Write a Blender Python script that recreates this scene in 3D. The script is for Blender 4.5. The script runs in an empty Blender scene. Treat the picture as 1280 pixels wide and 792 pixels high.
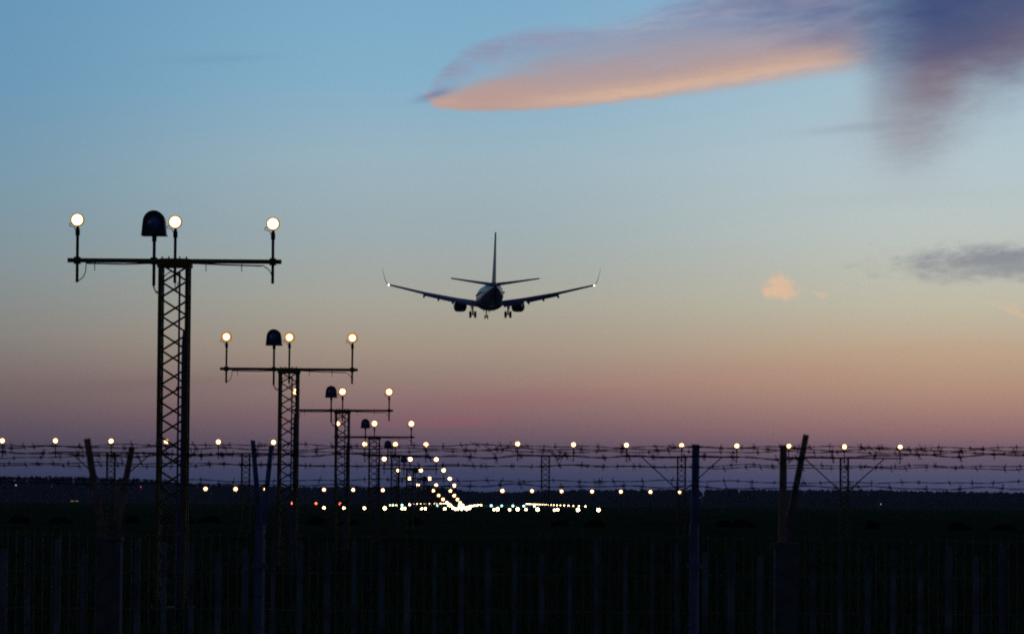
import bpy, math, random
from mathutils import Vector, Matrix

R = math.radians
random.seed(11)
sc = bpy.context.scene
col = sc.collection

# ------------------------------------------------------------------ camera
F = 4950.0                                   # focal length in pixels of a 1280-wide picture
CZ = 1.9
yaw = -math.atan(18.4 / F)
pitch = math.atan(229.0 / F)
ROLL = R(0.43)
cam_d = bpy.data.cameras.new("camera")
cam = bpy.data.objects.new("camera", cam_d)
col.objects.link(cam)
ROT = (Matrix.Rotation(yaw, 3, 'Z') @ Matrix.Rotation(math.pi / 2 + pitch, 3, 'X') @ Matrix.Rotation(ROLL, 3, 'Z'))
cam.matrix_world = Matrix.Translation((0, 0, CZ)) @ ROT.to_4x4()
cam_d.sensor_fit = 'HORIZONTAL'
cam_d.sensor_width = 23.6
cam_d.lens = F / 1280.0 * 23.6
cam_d.clip_start = 0.1
cam_d.clip_end = 20000
cam_d.dof.use_dof = True
cam_d.dof.focus_distance = 160
cam_d.dof.aperture_fstop = 11
sc.camera = cam

def P(px, py, d):
    """World point seen at a pixel of the 1280x792 photograph, d metres ahead."""
    v = ROT @ Vector(((px - 640) / F, (396 - py) / F, -1))
    v *= d / v.y
    return Vector((v.x, v.y, v.z + CZ))

# ------------------------------------------------------------------ sky
world = bpy.data.worlds.new("World")
sc.world = world
world.use_nodes = True
WT = world.node_tree
WT.nodes.clear()

class S:
    """tiny expression wrapper round node sockets"""
    def __init__(self, s): self.s = s
    def _m(self, op, *a):
        n = WT.nodes.new('ShaderNodeMath'); n.operation = op
        for i, v in enumerate((self,) + a):
            if isinstance(v, S): WT.links.new(v.s, n.inputs[i])
            else: n.inputs[i].default_value = v
        return S(n.outputs[0])
    def __add__(self, o): return self._m('ADD', o)
    def __sub__(self, o): return self._m('SUBTRACT', o)
    def __mul__(self, o): return self._m('MULTIPLY', o)
    def __truediv__(self, o): return self._m('DIVIDE', o)
    def __rsub__(self, o): return (self * -1) + o
    __radd__ = __add__
    __rmul__ = __mul__
    def mx(self, o): return self._m('MAXIMUM', o)
    def mn(self, o): return self._m('MINIMUM', o)
    def sq(self): return self * self
    def sqrt(self): return self._m('SQRT')
    def exp(self): return self._m('EXPONENT')
    def clamp(self): return self.mx(0.0).mn(1.0)

def smooth(x, a, b, lo=0.0, hi=1.0):
    n = WT.nodes.new('ShaderNodeMapRange'); n.interpolation_type = 'SMOOTHSTEP'
    WT.links.new(x.s, n.inputs['Value'])
    n.inputs['From Min'].default_value = a; n.inputs['From Max'].default_value = b
    n.inputs['To Min'].default_value = lo; n.inputs['To Max'].default_value = hi
    return S(n.outputs['Result'])

def curve(x, pts):
    """piecewise curve x -> y through points"""
    xs = [p[0] for p in pts]; ys = [p[1] for p in pts]
    x0, x1, y0, y1 = min(xs), max(xs), min(ys), max(ys)
    n = WT.nodes.new('ShaderNodeFloatCurve')
    c = n.mapping.curves[0]
    while len(c.points) < len(pts): c.points.new(0.5, 0.5)
    for p, (a, b) in zip(c.points, sorted(pts)):
        p.location = ((a - x0) / (x1 - x0), (b - y0) / max(1e-6, y1 - y0)); p.handle_type = 'AUTO_CLAMPED'
    n.mapping.update()
    t = ((x - x0) / (x1 - x0)).clamp()
    WT.links.new(t.s, n.inputs['Value'])
    return S(n.outputs[0]) * (y1 - y0) + y0

def lin(c):
    return tuple(((v / 255) / 12.92 if v / 255 <= .04045 else ((v / 255 + .055) / 1.055) ** 2.4) for v in c) + (1,)

def ramp(x, x0, x1, stops):
    n = WT.nodes.new('ShaderNodeValToRGB')
    WT.links.new(((x - x0) / (x1 - x0)).s, n.inputs[0])
    e = n.color_ramp.elements
    while len(e) < len(stops): e.new(0.5)
    for k, (p, c) in zip(e, sorted(stops)):
        k.position = (p - x0) / (x1 - x0); k.color = lin(c)
    n.color_ramp.interpolation = 'LINEAR'
    return S(n.outputs[0])

def mix(f, a, b):
    n = WT.nodes.new('ShaderNodeMix'); n.data_type = 'RGBA'
    for sock, v in ((n.inputs[0], f), (n.inputs[6], a), (n.inputs[7], b)):
        if isinstance(v, S): WT.links.new(v.s, sock)
        elif isinstance(v, (int, float)): sock.default_value = v
        else: sock.default_value = lin(v)
    return S(n.outputs[2])

def noise(x, y, scale, detail=5, rough=.55, z=0.0):
    c = WT.nodes.new('ShaderNodeCombineXYZ')
    WT.links.new(x.s, c.inputs[0]); WT.links.new(y.s, c.inputs[1]); c.inputs[2].default_value = z
    n = WT.nodes.new('ShaderNodeTexNoise')
    WT.links.new(c.outputs[0], n.inputs['Vector'])
    n.inputs['Scale'].default_value = scale; n.inputs['Detail'].default_value = detail
    n.inputs['Roughness'].default_value = rough
    return S(n.outputs[0]) - 0.5

tc = WT.nodes.new('ShaderNodeTexCoord')
sep = WT.nodes.new('ShaderNodeSeparateXYZ')
WT.links.new(tc.outputs['Generated'], sep.inputs[0])
DX, DY, DZ = S(sep.outputs[0]), S(sep.outputs[1]), S(sep.outputs[2])
hor = (DX.sq() + DY.sq()).sqrt().mx(1e-4)
k = F / 100
U = DX / DY.mx(0.05) * k                     # bearing east of the runway axis, in hundredths of F
V = DZ / hor * k                             # height above the horizon, same unit
def uv(px, py):
    return ((px - 621.6) / 100, (625 + .0075 * (px - 640) - py) / 100)
def vy(y): return (625 - y) / 100
rl = ramp(V, -1, 30, [(-1, (26, 34, 52)), (vy(612), (44, 53, 83)), (vy(588), (57, 60, 84)), (vy(555), (80, 71, 85)), (vy(526), (98, 85, 93)), (vy(482), (119, 104, 103)),
        (vy(420), (133, 131, 126)), (vy(335), (131, 146, 151)), (vy(240), (121, 153, 170)), (vy(120), (107, 152, 183)), (vy(0), (103, 150, 183)),
        (9, (70, 105, 145)), (14, (28, 39, 58)), (30, (19, 27, 41))])
rc = ramp(V, -1, 30, [(-1, (26, 34, 52)), (vy(612), (50, 58, 90)), (vy(588), (64, 66, 93)), (vy(556), (96, 80, 96)), (vy(526), (125, 98, 103)), (vy(482), (149, 124, 117)),
        (vy(432), (165, 150, 134)), (vy(378), (168, 166, 154)), (vy(290), (158, 174, 178)), (vy(200), (156, 181, 193)), (vy(100), (134, 178, 203)), (vy(0), (126, 172, 203)),
        (9, (80, 115, 150)), (14, (28, 39, 58)), (30, (19, 27, 41))])
rr = ramp(V, -1, 30, [(-1, (26, 34, 52)), (vy(612), (63, 69, 101)), (vy(589), (78, 77, 103)), (vy(561), (108, 87, 101)), (vy(534), (146, 109, 109)), (vy(490), (175, 138, 121)),
        (vy(440), (190, 164, 137)), (vy(378), (193, 187, 166)), (vy(290), (190, 198, 193)), (vy(200), (182, 200, 207)), (vy(100), (168, 195, 210)), (vy(0), (150, 185, 210)),
        (9, (80, 115, 150)), (14, (28, 39, 58)), (30, (19, 27, 41))])
sky = mix(smooth(U, -7.5, -1.0), rl, rc)
sky = mix(smooth(U, -1.0, 6.0), sky, rr)

def over(sky, alpha, color):
    return mix(alpha.clamp(), sky, color)

# slow warp for all clouds
wx = noise(U, V, 0.9, 3, .5, 3.1) * 0.5
wy = noise(U, V, 0.9, 3, .5, 7.7) * 0.35
streak = noise(U * 0.55 + V * .25, V * 2.6 - U * .33, 1.6, 7, .6, 1.3)
fine = noise(U * .9, V * 2.2 - U * .3, 5.0, 5, .6, 5.5)

# the long lit cloud
def ux(px): return uv(px, 0)[0]
Vb = curve(U, [uv(500, 121), uv(527, 123), uv(545, 133), uv(590, 137), uv(650, 136), uv(720, 131), uv(800, 122), uv(900, 108), uv(1000, 92), uv(1100, 80), uv(1300, 60)])
edge_n = noise(U * .9, V * 1.6, 3.2, 6, .6, 2.2)
h = V - Vb + edge_n * .07
s2 = noise(U * .50 + h * .25, h * 3.0 - U * .05, 1.7, 8, .62, 6.1)        # streaks that follow the cloud
s3 = noise(U * .8 + h * .5, h * 4.5, 3.6, 7, .62, 12.4)
feather = smooth(U, 0.5, 4.5, 0.05, 0.20)
low = smooth(h / feather, -0.8, 0.8)
tip = smooth(U + wx * .06, ux(520), ux(545))
right = 1.0 - smooth(U, ux(1030), ux(1120))
bt = curve(U, [(ux(505), .03), (ux(530), .10), (ux(560), .24), (ux(600), .40), (ux(660), .62), (ux(740), .78), (ux(820), .82), (ux(900), .78), (ux(1000), .66), (ux(1110), .55)])
body = 1.0 - smooth(h / bt + s2 * 1.1 + s3 * .35, 0.45, 1.30)
# thin mauve sheet between the lit belly and the curl above it
top_c = curve(U, [uv(520, 124), uv(540, 98), uv(565, 74), uv(600, 54), uv(640, 42), uv(700, 32), uv(760, 22), uv(830, 4), uv(950, -40), uv(1200, -90)])
sheet = (1.0 - smooth(V - top_c + s2 * .5, -.22, .10)) * (curve(U, [(ux(520), .10), (ux(600), .22), (ux(660), .42), (ux(760), .62), (ux(860), .74), (ux(1100), .78)]) + s2 * .75 + s3 * .35)
col_s = ramp(s2 + s3 * .5, -.4, .4, [(-.4, (112, 124, 168)), (-.12, (134, 140, 175)), (.05, (158, 156, 176)), (.4, (190, 172, 174))])
sky = over(sky, sheet.clamp() * low * tip * right * .9, col_s)
col_a = ramp(h + s2 * .16 + s3 * .07, -.2, 1.4, [(-.2, (190, 170, 162)), (.0, (202, 167, 151)), (.08, (212, 176, 153)), (.18, (195, 163, 150)), (.32, (180, 157, 156)), (.5, (170, 156, 162)), (.75, (154, 153, 170)), (1.4, (130, 140, 170))])
salmon = (((U - ux(600)) / .85).sq() * -1).exp() * (1.0 - smooth(h, .10, .5))
col_a = mix(salmon * .75, col_a, (188, 150, 140))
sky = over(sky, body * .90 * low * tip * right, col_a)
# bright hairline of the lit belly
belly = ((((h - .11) / (feather * .35 + .055)).sq()) * -1).exp() * smooth(U, ux(650), ux(780)) * (1.0 - smooth(U, ux(920), ux(1090)))
sky = over(sky, belly * (.28 + s3 * 1.1), (224, 188, 160))
# curl over the left end
curl_c = curve(U, [uv(520, 128), uv(540, 99), uv(565, 75), uv(600, 55), uv(640, 42), uv(700, 34), uv(760, 31), uv(820, 33)])
cd = V - curl_c + s2 * .22 + s3 * .08 + .03
curl = smooth(cd, .13, -.02) * smooth(cd, -.38, -.04) * smooth(U, ux(522), ux(560)) * (1.0 - smooth(U, ux(640), ux(840)))
sky = over(sky, curl * (.55 + s3 * 1.4 + fine * .6), (146, 146, 172))
tx, ty = uv(540, 118)
blue_tip = (((((U - tx) / .22).sq()) + ((V - ty + (U - tx) * -.30 + fine * .08) / .055).sq()) * -1).exp()
sky = over(sky, blue_tip * .62, (112, 116, 158))

# violet veil above the lit cloud
veil_lo = curve(U, [uv(760, -30), uv(840, 8), uv(900, 26), uv(1000, 50), uv(1080, 70), uv(1300, 90)])
veil = smooth(V - veil_lo + streak * .5 + wy * .3, -.28, .35) * smooth(U, uv(770, 0)[0], uv(950, 0)[0])
sky = over(sky, veil * (.62 + streak * 1.2 + fine * .3), ramp(U, 0, 7, [(0, (114, 128, 166)), (3.0, (108, 120, 158)), (5, (90, 102, 144)), (7, (66, 84, 135))]))
# dark mass at the upper right with a ragged belly
mass_lo = curve(U, [uv(1020, 20), uv(1060, 70), uv(1085, 130), uv(1110, 168), uv(1150, 172), uv(1190, 158), uv(1230, 136), uv(1290, 108), uv(1400, 60)])
lum0 = noise(U * .8, V * 1.3, 1.8, 7, .62, 41.0)
mh = V - mass_lo + wy * .55 + streak * .12
mass = smooth(mh + s3 * .35 + lum0 * .8, -.60, .90) * smooth(U + wx * .5 + streak * .25, uv(1000, 0)[0], uv(1185, 0)[0])
col_m = ramp(mh, -.4, 2.2, [(-.4, (152, 150, 160)), (.1, (130, 118, 132)), (.55, (108, 98, 122)), (1.0, (80, 86, 122)), (1.5, (60, 73, 118)), (2.2, (42, 60, 110))])
red = (((((U - uv(1165, 0)[0]) / .55).sq()) + ((V - uv(1165, 112)[1]) / .42).sq()) * -1).exp()
col_m = mix(red * .7, col_m, (130, 102, 114))
lum = noise(U * .7, V * 1.0, 1.3, 6, .6, 15.0)
col_m = mix((lum * 1.6 + .12).clamp() * .5, col_m, (100, 102, 130))
sky = over(sky, mass * .92, col_m)
# rain veil hanging below it, and thin streaks beside it
vg = ((((U - uv(1132, 0)[0] + (V - 4.4) * .10) / .55).sq()) * -1).exp() * smooth(V + wy * .5, uv(1132, 270)[1], uv(1132, 165)[1]) * (1.0 - smooth(V, uv(1132, 150)[1], uv(1132, 100)[1]))
sky = over(sky, vg * (.40 + s3 * .5), (152, 146, 152))
st = ((((V - uv(1060, 161)[1] - (U - 4.4) * .10 + fine * .05) / .055).sq()) * -1).exp() * smooth(U, uv(960, 0)[0], uv(1060, 0)[0]) * (1.0 - smooth(U, uv(1100, 0)[0], uv(1200, 0)[0]))
sky = over(sky, st * .35, (146, 152, 172))
# small grey cloud at the right
gx, gy = uv(1225, 331)
tear = noise(U * 1.3, V * 3.2 - U * .35, 2.6, 6, .6, 9.1)
g = (((((U - gx - .25) / 1.45).sq()) + ((V - gy - (U - gx) * .02) / .27).sq()) * -1).exp()
g = smooth(g + tear * 1.3, .18, 1.05)
sky = over(sky, g * .74, ramp(V + tear * .3, gy - .3, gy + .35, [(gy - .3, (150, 152, 156)), (gy, (128, 132, 144)), (gy + .2, (114, 119, 138)), (gy + .35, (165, 160, 160))]))
# peach puffs
puff = noise(U, V, 11, 6, .62, 4.4)
pw1 = noise(U, V, 4.0, 5, .6, 21.3)
pw2 = noise(U, V, 4.5, 5, .6, 33.9)
for (x, y, rx, ry, a) in ((977, 360, .24, .17, .75), (1023, 368, .16, .06, .32), (1262, 385, .35, .05, .25)):
    cx, cy = uv(x, y)
    p = (((((U - cx + pw1 * .5) / rx).sq()) + ((V - cy + (U - cx) * .32 + pw2 * .42) / ry).sq()) * -1).exp()
    sky = over(sky, smooth(p + puff * .55, .22, .85) * a, mix((puff * 2.0 + .5).clamp(), (224, 184, 158), (240, 194, 154)))
# faint rosy bands near the horizon and a wisp at the upper left
for (x, y, rx, ry, c, a) in ((640, 500, 1.3, .11, (158, 92, 104), .30), (560, 526, .7, .07, (160, 84, 96), .32), (900, 470, 2.2, .16, (190, 130, 118), .18),
                             (265, 73, .65, .05, (92, 132, 164), .15), (1100, 250, 1.6, .10, (176, 188, 190), .25), (1120, 438, 1.5, .08, (190, 150, 128), .25), (200, 480, 2.0, .12, (104, 90, 96), .2)):
    cx, cy = uv(x, y)
    p = (((((U - cx) / rx).sq()) + ((V - cy - (U - cx) * .05 + streak * .12) / ry).sq()) * -1).exp()
    sky = over(sky, p * (a + streak * .3), c)

# the ramps are the sky as seen through the haze: give back what the haze takes
HAZE, HTOP = 0.00009, 52.0
comp = (((DZ / hor).mx(.001)._m('POWER', -1.0) * (HTOP - CZ)).mn(3470.0) * HAZE).exp() * .97
sc_ = WT.nodes.new('ShaderNodeVectorMath'); sc_.operation = 'SCALE'
WT.links.new(sky.s, sc_.inputs[0]); WT.links.new(comp.s, sc_.inputs['Scale'])
sky = S(sc_.outputs[0])
# unseen vault overhead and behind the viewer, darkened to keep things in silhouette
back = smooth(DY, -0.25, 0.55)
sky = mix(back, (24, 32, 47), sky)
nish = WT.nodes.new('ShaderNodeTexSky'); nish.sky_type = 'NISHITA'; nish.sun_disc = False
nish.sun_elevation = R(-1.5); nish.sun_rotation = R(200)
bg2 = WT.nodes.new('ShaderNodeBackground'); bg2.inputs['Strength'].default_value = 0.002
WT.links.new(nish.outputs[0], bg2.inputs['Color'])
bg = WT.nodes.new('ShaderNodeBackground'); bg.inputs['Strength'].default_value = 1.0
WT.links.new(sky.s, bg.inputs['Color'])
ad = WT.nodes.new('ShaderNodeAddShader')
WT.links.new(bg.outputs[0], ad.inputs[0]); WT.links.new(bg2.outputs[0], ad.inputs[1])
wo = WT.nodes.new('ShaderNodeOutputWorld')
WT.links.new(ad.outputs[0], wo.inputs['Surface'])
world.cycles.sampling_method = 'MANUAL'
world.cycles.sample_map_resolution = 1024

# afterglow of the sun that has just gone down behind the viewer's left shoulder
sun_d = bpy.data.lights.new("sun", 'SUN'); sun_d.energy = 0.02; sun_d.angle = R(20); sun_d.color = (1, .82, .7)
sun = bpy.data.objects.new("sun", sun_d); col.objects.link(sun)
sun.rotation_euler = (R(80), 0, R(-35)); sun.location = (-20, -40, 30)

vs = sc.view_settings
vs.view_transform = 'Standard'; vs.look = 'None'; vs.exposure = 0; vs.gamma = 1; vs.use_curve_mapping = False
sc.cycles.filter_width = 1.9
sc.cycles.sample_clamp_indirect = 2.0
sc.cycles.use_denoising = False
sc.cycles.max_bounces = 4

# ------------------------------------------------------------------ helpers
def mat(name, base, rough=.6, metal=0.0, var=0.25, scale=8.0, spec=.4, second=None):
    m = bpy.data.materials.new(name); m.use_nodes = True
    nt = m.node_tree; b = nt.nodes['Principled BSDF']
    t = nt.nodes.new('ShaderNodeTexCoord'); n = nt.nodes.new('ShaderNodeTexNoise')
    n.inputs['Scale'].default_value = scale; n.inputs['Detail'].default_value = 6
    nt.links.new(t.outputs['Object'], n.inputs['Vector'])
    r = nt.nodes.new('ShaderNodeValToRGB')
    nt.links.new(n.outputs[0], r.inputs[0])
    e = r.color_ramp.elements
    c2 = second or tuple(v * (1 + var) for v in base)
    e[0].position = .35; e[0].color = tuple(v * (1 - var) for v in base) + (1,)
    e[1].position = .7; e[1].color = tuple(c2) + (1,)
    nt.links.new(r.outputs[0], b.inputs['Base Color'])
    b.inputs['Roughness'].default_value = rough; b.inputs['Metallic'].default_value = metal
    b.inputs['Specular IOR Level'].default_value = spec
    return m

def glow(name, c, strength):
    m = bpy.data.materials.new(name); m.use_nodes = True
    nt = m.node_tree; nt.nodes.clear()
    e = nt.nodes.new('ShaderNodeEmission'); e.inputs[0].default_value = tuple(c) + (1,); e.inputs[1].default_value = strength
    o = nt.nodes.new('ShaderNodeOutputMaterial'); nt.links.new(e.outputs[0], o.inputs[0])
    return m

M = {
    'mast': mat('olive_painted_steel', (.17, .155, .065), .6, 0, .3, 6, .2),
    'lamp_body': mat('black_lamp_metal', (.035, .035, .038), .45, 0, .2, 20),
    'cable': mat('black_cable', (.02, .02, .02), .6),
    'flash_body': mat('navy_flash_housing', (.06, .075, .15), .5, 0, .2, 12),
    'flash_glass': mat('blue_flash_glass', (.14, .22, .66), .2, 0, .35, 14, .8),
    'conduit': mat('blue_grey_conduit', (.10, .16, .34), .4, 0, .2, 8),
    'post_steel': mat('blue_grey_galvanised_post', (.13, .20, .45), .5, .1, .25, 14),
    'post_concrete': mat('weathered_concrete_post', (.12, .145, .20), .9, 0, .3, 18),
    'edge_glint': mat('post_edge_glint', (.55, .58, .66), .5, 0, .2, 9),  # pale colour stands for sky light glinting on the post edge
    'rust_arm': mat('rusty_angle_arm', (.30, .245, .225), .7, 0, .4, 20),
    'picket': mat('painted_picket', (.17, .23, .31), .8, 0, .5, 7, .1),
    'mesh_wire': mat('galvanised_mesh_wire', (.16, .19, .22), .5, .3, .2, 10),
    'barb': mat('rusted_barbed_wire', (.035, .03, .032), .7, 0, .3, 30),
    'fuselage': mat('blue_white_fuselage_paint', (.16, .21, .36), .3, 0, .1, .3),
    'wing': mat('blue_grey_wing_paint', (.055, .08, .20), .4, 0, .12, .5),
    'dark_metal': mat('dark_gear_metal', (.03, .032, .04), .5, .2, .2, 3),
    'rubber': mat('black_rubber', (.015, .015, .016), .8, 0, .2, 5),
    'leaf': mat('distant_foliage', (.055, .070, .080), .9, 0, .25, .06, 0),
    'bush': mat('dark_scrub', (.012, .016, .008), .9, 0, .3, 1.0, 0),
}
WARM = (1.0, .62, .26)
G = {
    'lens': glow('lit_lamp_lens', WARM, 5),
    'lens_mid': glow('lit_lamp_lens_mid', WARM, 10),
    'lens_far': glow('lit_lamp_lens_far', WARM, 18),
    'halo_ring': glow('lamp_halo_glow', (1.0, .42, .10), .62),  # warm halo round the lamps, put in as a faintly glowing ring
    'dot': glow('lit_runway_lamp', (1.0, .72, .38), 11),
    'dot_yellow': glow('lit_yellow_lamp', (1.0, .66, .22), 8),
    'green': glow('lit_green_lamp', (.35, 1.0, .75), 7),
    'red': glow('lit_red_lamp', (1.0, .12, .05), 5),
    'dim_yellow': glow('dim_window_light', (1.0, .62, .2), .25),
    'dim_red': glow('dim_red_light', (1.0, .1, .1), .5),
    'dim_white': glow('dim_white_light', (.8, .85, 1), .5),
    'nav': glow('wing_tip_lamp', (1.0, .95, .85), 5),
}

class MB:
    def __init__(self): self.v = []; self.f = []; self.mi = []
    def add(self, vs, fs, mi=0):
        o = len(self.v); self.v += [tuple(p) for p in vs]
        self.f += [tuple(i + o for i in f) for f in fs]; self.mi += [mi] * len(fs)
    def box(self, c, s, mi=0):
        x, y, z = c; a, b, h = s[0] / 2, s[1] / 2, s[2] / 2
        vs = [(x + i * a, y + j * b, z + l * h) for i in (-1, 1) for j in (-1, 1) for l in (-1, 1)]
        self.add(vs, [(0, 1, 3, 2), (4, 6, 7, 5), (0, 4, 5, 1), (2, 3, 7, 6), (0, 2, 6, 4), (1, 5, 7, 3)], mi)
    def tube(self, pts, r, n=6, mi=0, cap=True):
        pts = [Vector(p) for p in pts]
        rs = r if isinstance(r, (list, tuple)) else [r] * len(pts)
        vs = []; fs = []
        for i, p in enumerate(pts):
            d = (pts[min(i + 1, len(pts) - 1)] - pts[max(i - 1, 0)])
            d = d.normalized() if d.length > 1e-9 else Vector((0, 0, 1))
            a = d.cross(Vector((0, 0, 1)) if abs(d.z) < .95 else Vector((0, 1, 0))).normalized(); b = a.cross(d)
            for q in range(n):
                t = 2 * math.pi * (q + .5) / n
                vs.append(p + (a * math.cos(t) + b * math.sin(t)) * rs[i])
        for i in range(len(pts) - 1):
            for q in range(n):
                fs.append((i * n + q, i * n + (q + 1) % n, (i + 1) * n + (q + 1) % n, (i + 1) * n + q))
        if cap:
            fs.append(tuple(reversed(range(n)))); fs.append(tuple(range((len(pts) - 1) * n, len(pts) * n)))
        self.add(vs, fs, mi)
    def bar(self, a, b, w, mi=0):
        self.tube([a, b], w * .7071, 4, mi)
    def loft(self, rings, mi=0, cap=True, close=True):
        n = len(rings[0]); vs = [p for r in rings for p in r]; fs = []
        for i in range(len(rings) - 1):
            for q in range(n if close else n - 1):
                fs.append((i * n + q, i * n + (q + 1) % n, (i + 1) * n + (q + 1) % n, (i + 1) * n + q))
        if cap:
            fs.append(tuple(reversed(range(n)))); fs.append(tuple(range((len(rings) - 1) * n, len(rings) * n)))
        self.add(vs, fs, mi)
    def build(self, name, m, parent=None, smooth=False):
        me = bpy.data.meshes.new(name)
        me.from_pydata(self.v, [], self.f)
        for x in (m if isinstance(m, (list, tuple)) else [m]): me.materials.append(x)
        for p, i in zip(me.polygons, self.mi):
            p.material_index = i; p.use_smooth = smooth
        me.update()
        import bmesh
        bm = bmesh.new(); bm.from_mesh(me); bmesh.ops.recalc_face_normals(bm, faces=bm.faces); bm.to_mesh(me); bm.free()
        o = bpy.data.objects.new(name, me); col.objects.link(o)
        if parent: o.parent = parent
        return o

def tag(o, label=None, cat=None, group=None, kind=None):
    for kk, v in (('label', label), ('category', cat), ('group', group), ('kind', kind)):
        if v: o[kk] = v
    return o
def empty(name, loc, rz=0):
    o = bpy.data.objects.new(name, None); col.objects.link(o); o.location = loc; o.rotation_euler = (0, 0, rz)
    o.empty_display_size = .2
    return o
def copy_tree(o, parent=None):
    c = o.copy(); col.objects.link(c)
    if parent: c.parent = parent
    for ch in list(o.children): copy_tree(ch, c)
    return c
ORD = ['', 'first', 'second', 'third', 'fourth', 'fifth', 'sixth', 'seventh', 'eighth', 'ninth', 'tenth', 'eleventh', 'twelfth', 'thirteenth', 'fourteenth', 'fifteenth', 'sixteenth', 'seventeenth', 'eighteenth']

# ------------------------------------------------------------------ ground
def gz(x, y):
    t = min(1, max(0, (y - 28) / 12)); t = t * t * (3 - 2 * t)
    z = .4 * t - max(0, y - 700) * .0006
    return z + t * .05 * math.sin(x * .21 + y * .05) * math.sin(y * .033 + 1.3)
ys = [-60, -30, -10, 0, 8, 16, 22, 26] + [28 + i for i in range(0, 16)] + [46 + 4 * i for i in range(40)] + [210 + 20 * i for i in range(30)] + [900, 1200, 1600, 2200, 2800, 3400]
g_mb = MB()
nx = 61
vs_, fs_ = [], []
for y in ys:
    hw_ = max(60, abs(y) * .5 + 60)
    for i in range(nx):
        x = (i / (nx - 1) * 2 - 1) * hw_
        vs_.append((x, y, gz(x, y)))
for j in range(len(ys) - 1):
    for i in range(nx - 1):
        a = j * nx + i; fs_.append((a, a + 1, a + nx + 1, a + nx))
g_mb.add(vs_, fs_)
gm = bpy.data.materials.new('dark_grass_ground'); gm.use_nodes = True
nt = gm.node_tree; b = nt.nodes['Principled BSDF']; b.inputs['Roughness'].default_value = 1; b.inputs['Specular IOR Level'].default_value = 0
t_ = nt.nodes.new('ShaderNodeTexCoord'); mp = nt.nodes.new('ShaderNodeMapping'); mp.inputs['Scale'].default_value = (.25, .05, 1)
nt.links.new(t_.outputs['Object'], mp.inputs[0])
n1 = nt.nodes.new('ShaderNodeTexNoise'); n1.inputs['Scale'].default_value = .6; n1.inputs['Detail'].default_value = 9; n1.inputs['Roughness'].default_value = .65
nt.links.new(mp.outputs[0], n1.inputs['Vector'])
cr = nt.nodes.new('ShaderNodeValToRGB'); nt.links.new(n1.outputs[0], cr.inputs[0])
e = cr.color_ramp.elements
e[0].position = .32; e[0].color = (.020, .042, .014, 1); e[1].position = .72; e[1].color = (.055, .105, .032, 1)
nt.links.new(cr.outputs[0], b.inputs['Base Color'])
tag(g_mb.build('ground', gm, smooth=True), 'dark grass airfield stretching flat to the wood on the horizon', kind='structure')

# perimeter track across the field
rm = mat('worn_track', (.06, .062, .07), .9, 0, .3, .5, 0)
r_mb = MB(); vs_, fs_ = [], []
for i in range(81):
    x = -160 + i * 4
    yc = 240 + 5 * math.sin(x * .03)
    for j in range(5):
        y = yc + (j - 2) * 2.2
        vs_.append((x, y, gz(x, y) + .012))
for i in range(80):
    for j in range(4):
        a = i * 5 + j; fs_.append((a, a + 5, a + 6, a + 1))
r_mb.add(vs_, fs_)
tag(r_mb.build('service_road', rm), 'pale perimeter track crossing the dark field', kind='structure')

# runway far beyond the lights
AX = -4.43                                   # runway centre line
w_mb = MB(); vs_, fs_ = [], []
for i in range(25):
    y = 800 + i * 75
    for x in (AX - 24, AX + 24): vs_.append((x, y, gz(x, y) + .06))
for i in range(24): fs_.append((i * 2, i * 2 + 1, i * 2 + 3, i * 2 + 2))
w_mb.add(vs_, fs_)
tag(w_mb.build('runway', mat('runway_asphalt', (.03, .03, .033), .9, 0, .2, .1)), 'dark asphalt runway between its rows of lights', kind='structure')

# tall grass between the fences and the masts
tg = MB(); rg = random.Random(5)
for _ in range(9000):
    y = 29 + 120 * rg.random() ** 1.6; x = (rg.random() - .5) * (y * .30 + 3)
    z = gz(x, y); hh = rg.uniform(.10, .34); lean = rg.uniform(-.1, .1); w = rg.uniform(.008, .018)
    tg.add([(x - w, y, z), (x + w, y, z), (x + lean, y + rg.uniform(-.05, .05), z + hh)], [(0, 1, 2)])
tag(tg.build('grass', mat('rough_grass', (.04, .070, .022), .9, 0, .5, .8, 0)), 'rough tall grass growing behind the fences', 'grass', kind='stuff')

# scrub along the track
rs = random.Random(21)
def shrub(x, y, w, hgt):
    m = MB()
    for _ in range(150):
        a = rs.uniform(0, 6.28); q = rs.random() ** .5
        p = Vector((math.cos(a) * q * w, math.sin(a) * q * w, hgt * rs.random() * (1.05 - q * q * .8)))
        s = rs.uniform(.08, .22)
        d1 = Vector((rs.gauss(0, 1), rs.gauss(0, 1), rs.gauss(0, 1))).normalized() * s
        d2 = Vector((rs.gauss(0, 1), rs.gauss(0, 1), rs.gauss(0, 1))).normalized() * s
        m.add([p - d1, p + d2, p + d1, p - d2], [(0, 1, 2, 3)])
    for _ in range(5):
        m.tube([(0, 0, -.05), (rs.uniform(-.5, .5) * w, rs.uniform(-.5, .5) * w, hgt * .7)], [.03, .01], 4)
    o = m.build('shrub', M['bush']); o.location = (x, y, gz(x, y))
    return o
for px in (24, 76, 165, 232, 262, 395, 436, 520, 700, 744, 905, 930, 1090, 1200, 1255):
    d = rs.uniform(225, 238)
    p = P(px, 650, d)
    tag(shrub(p.x, d, rs.uniform(.3, .7), rs.uniform(.22, .45)), 'low dark shrub beside the perimeter track in the dark field', 'shrub', 'shrubs along the perimeter track')

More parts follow.
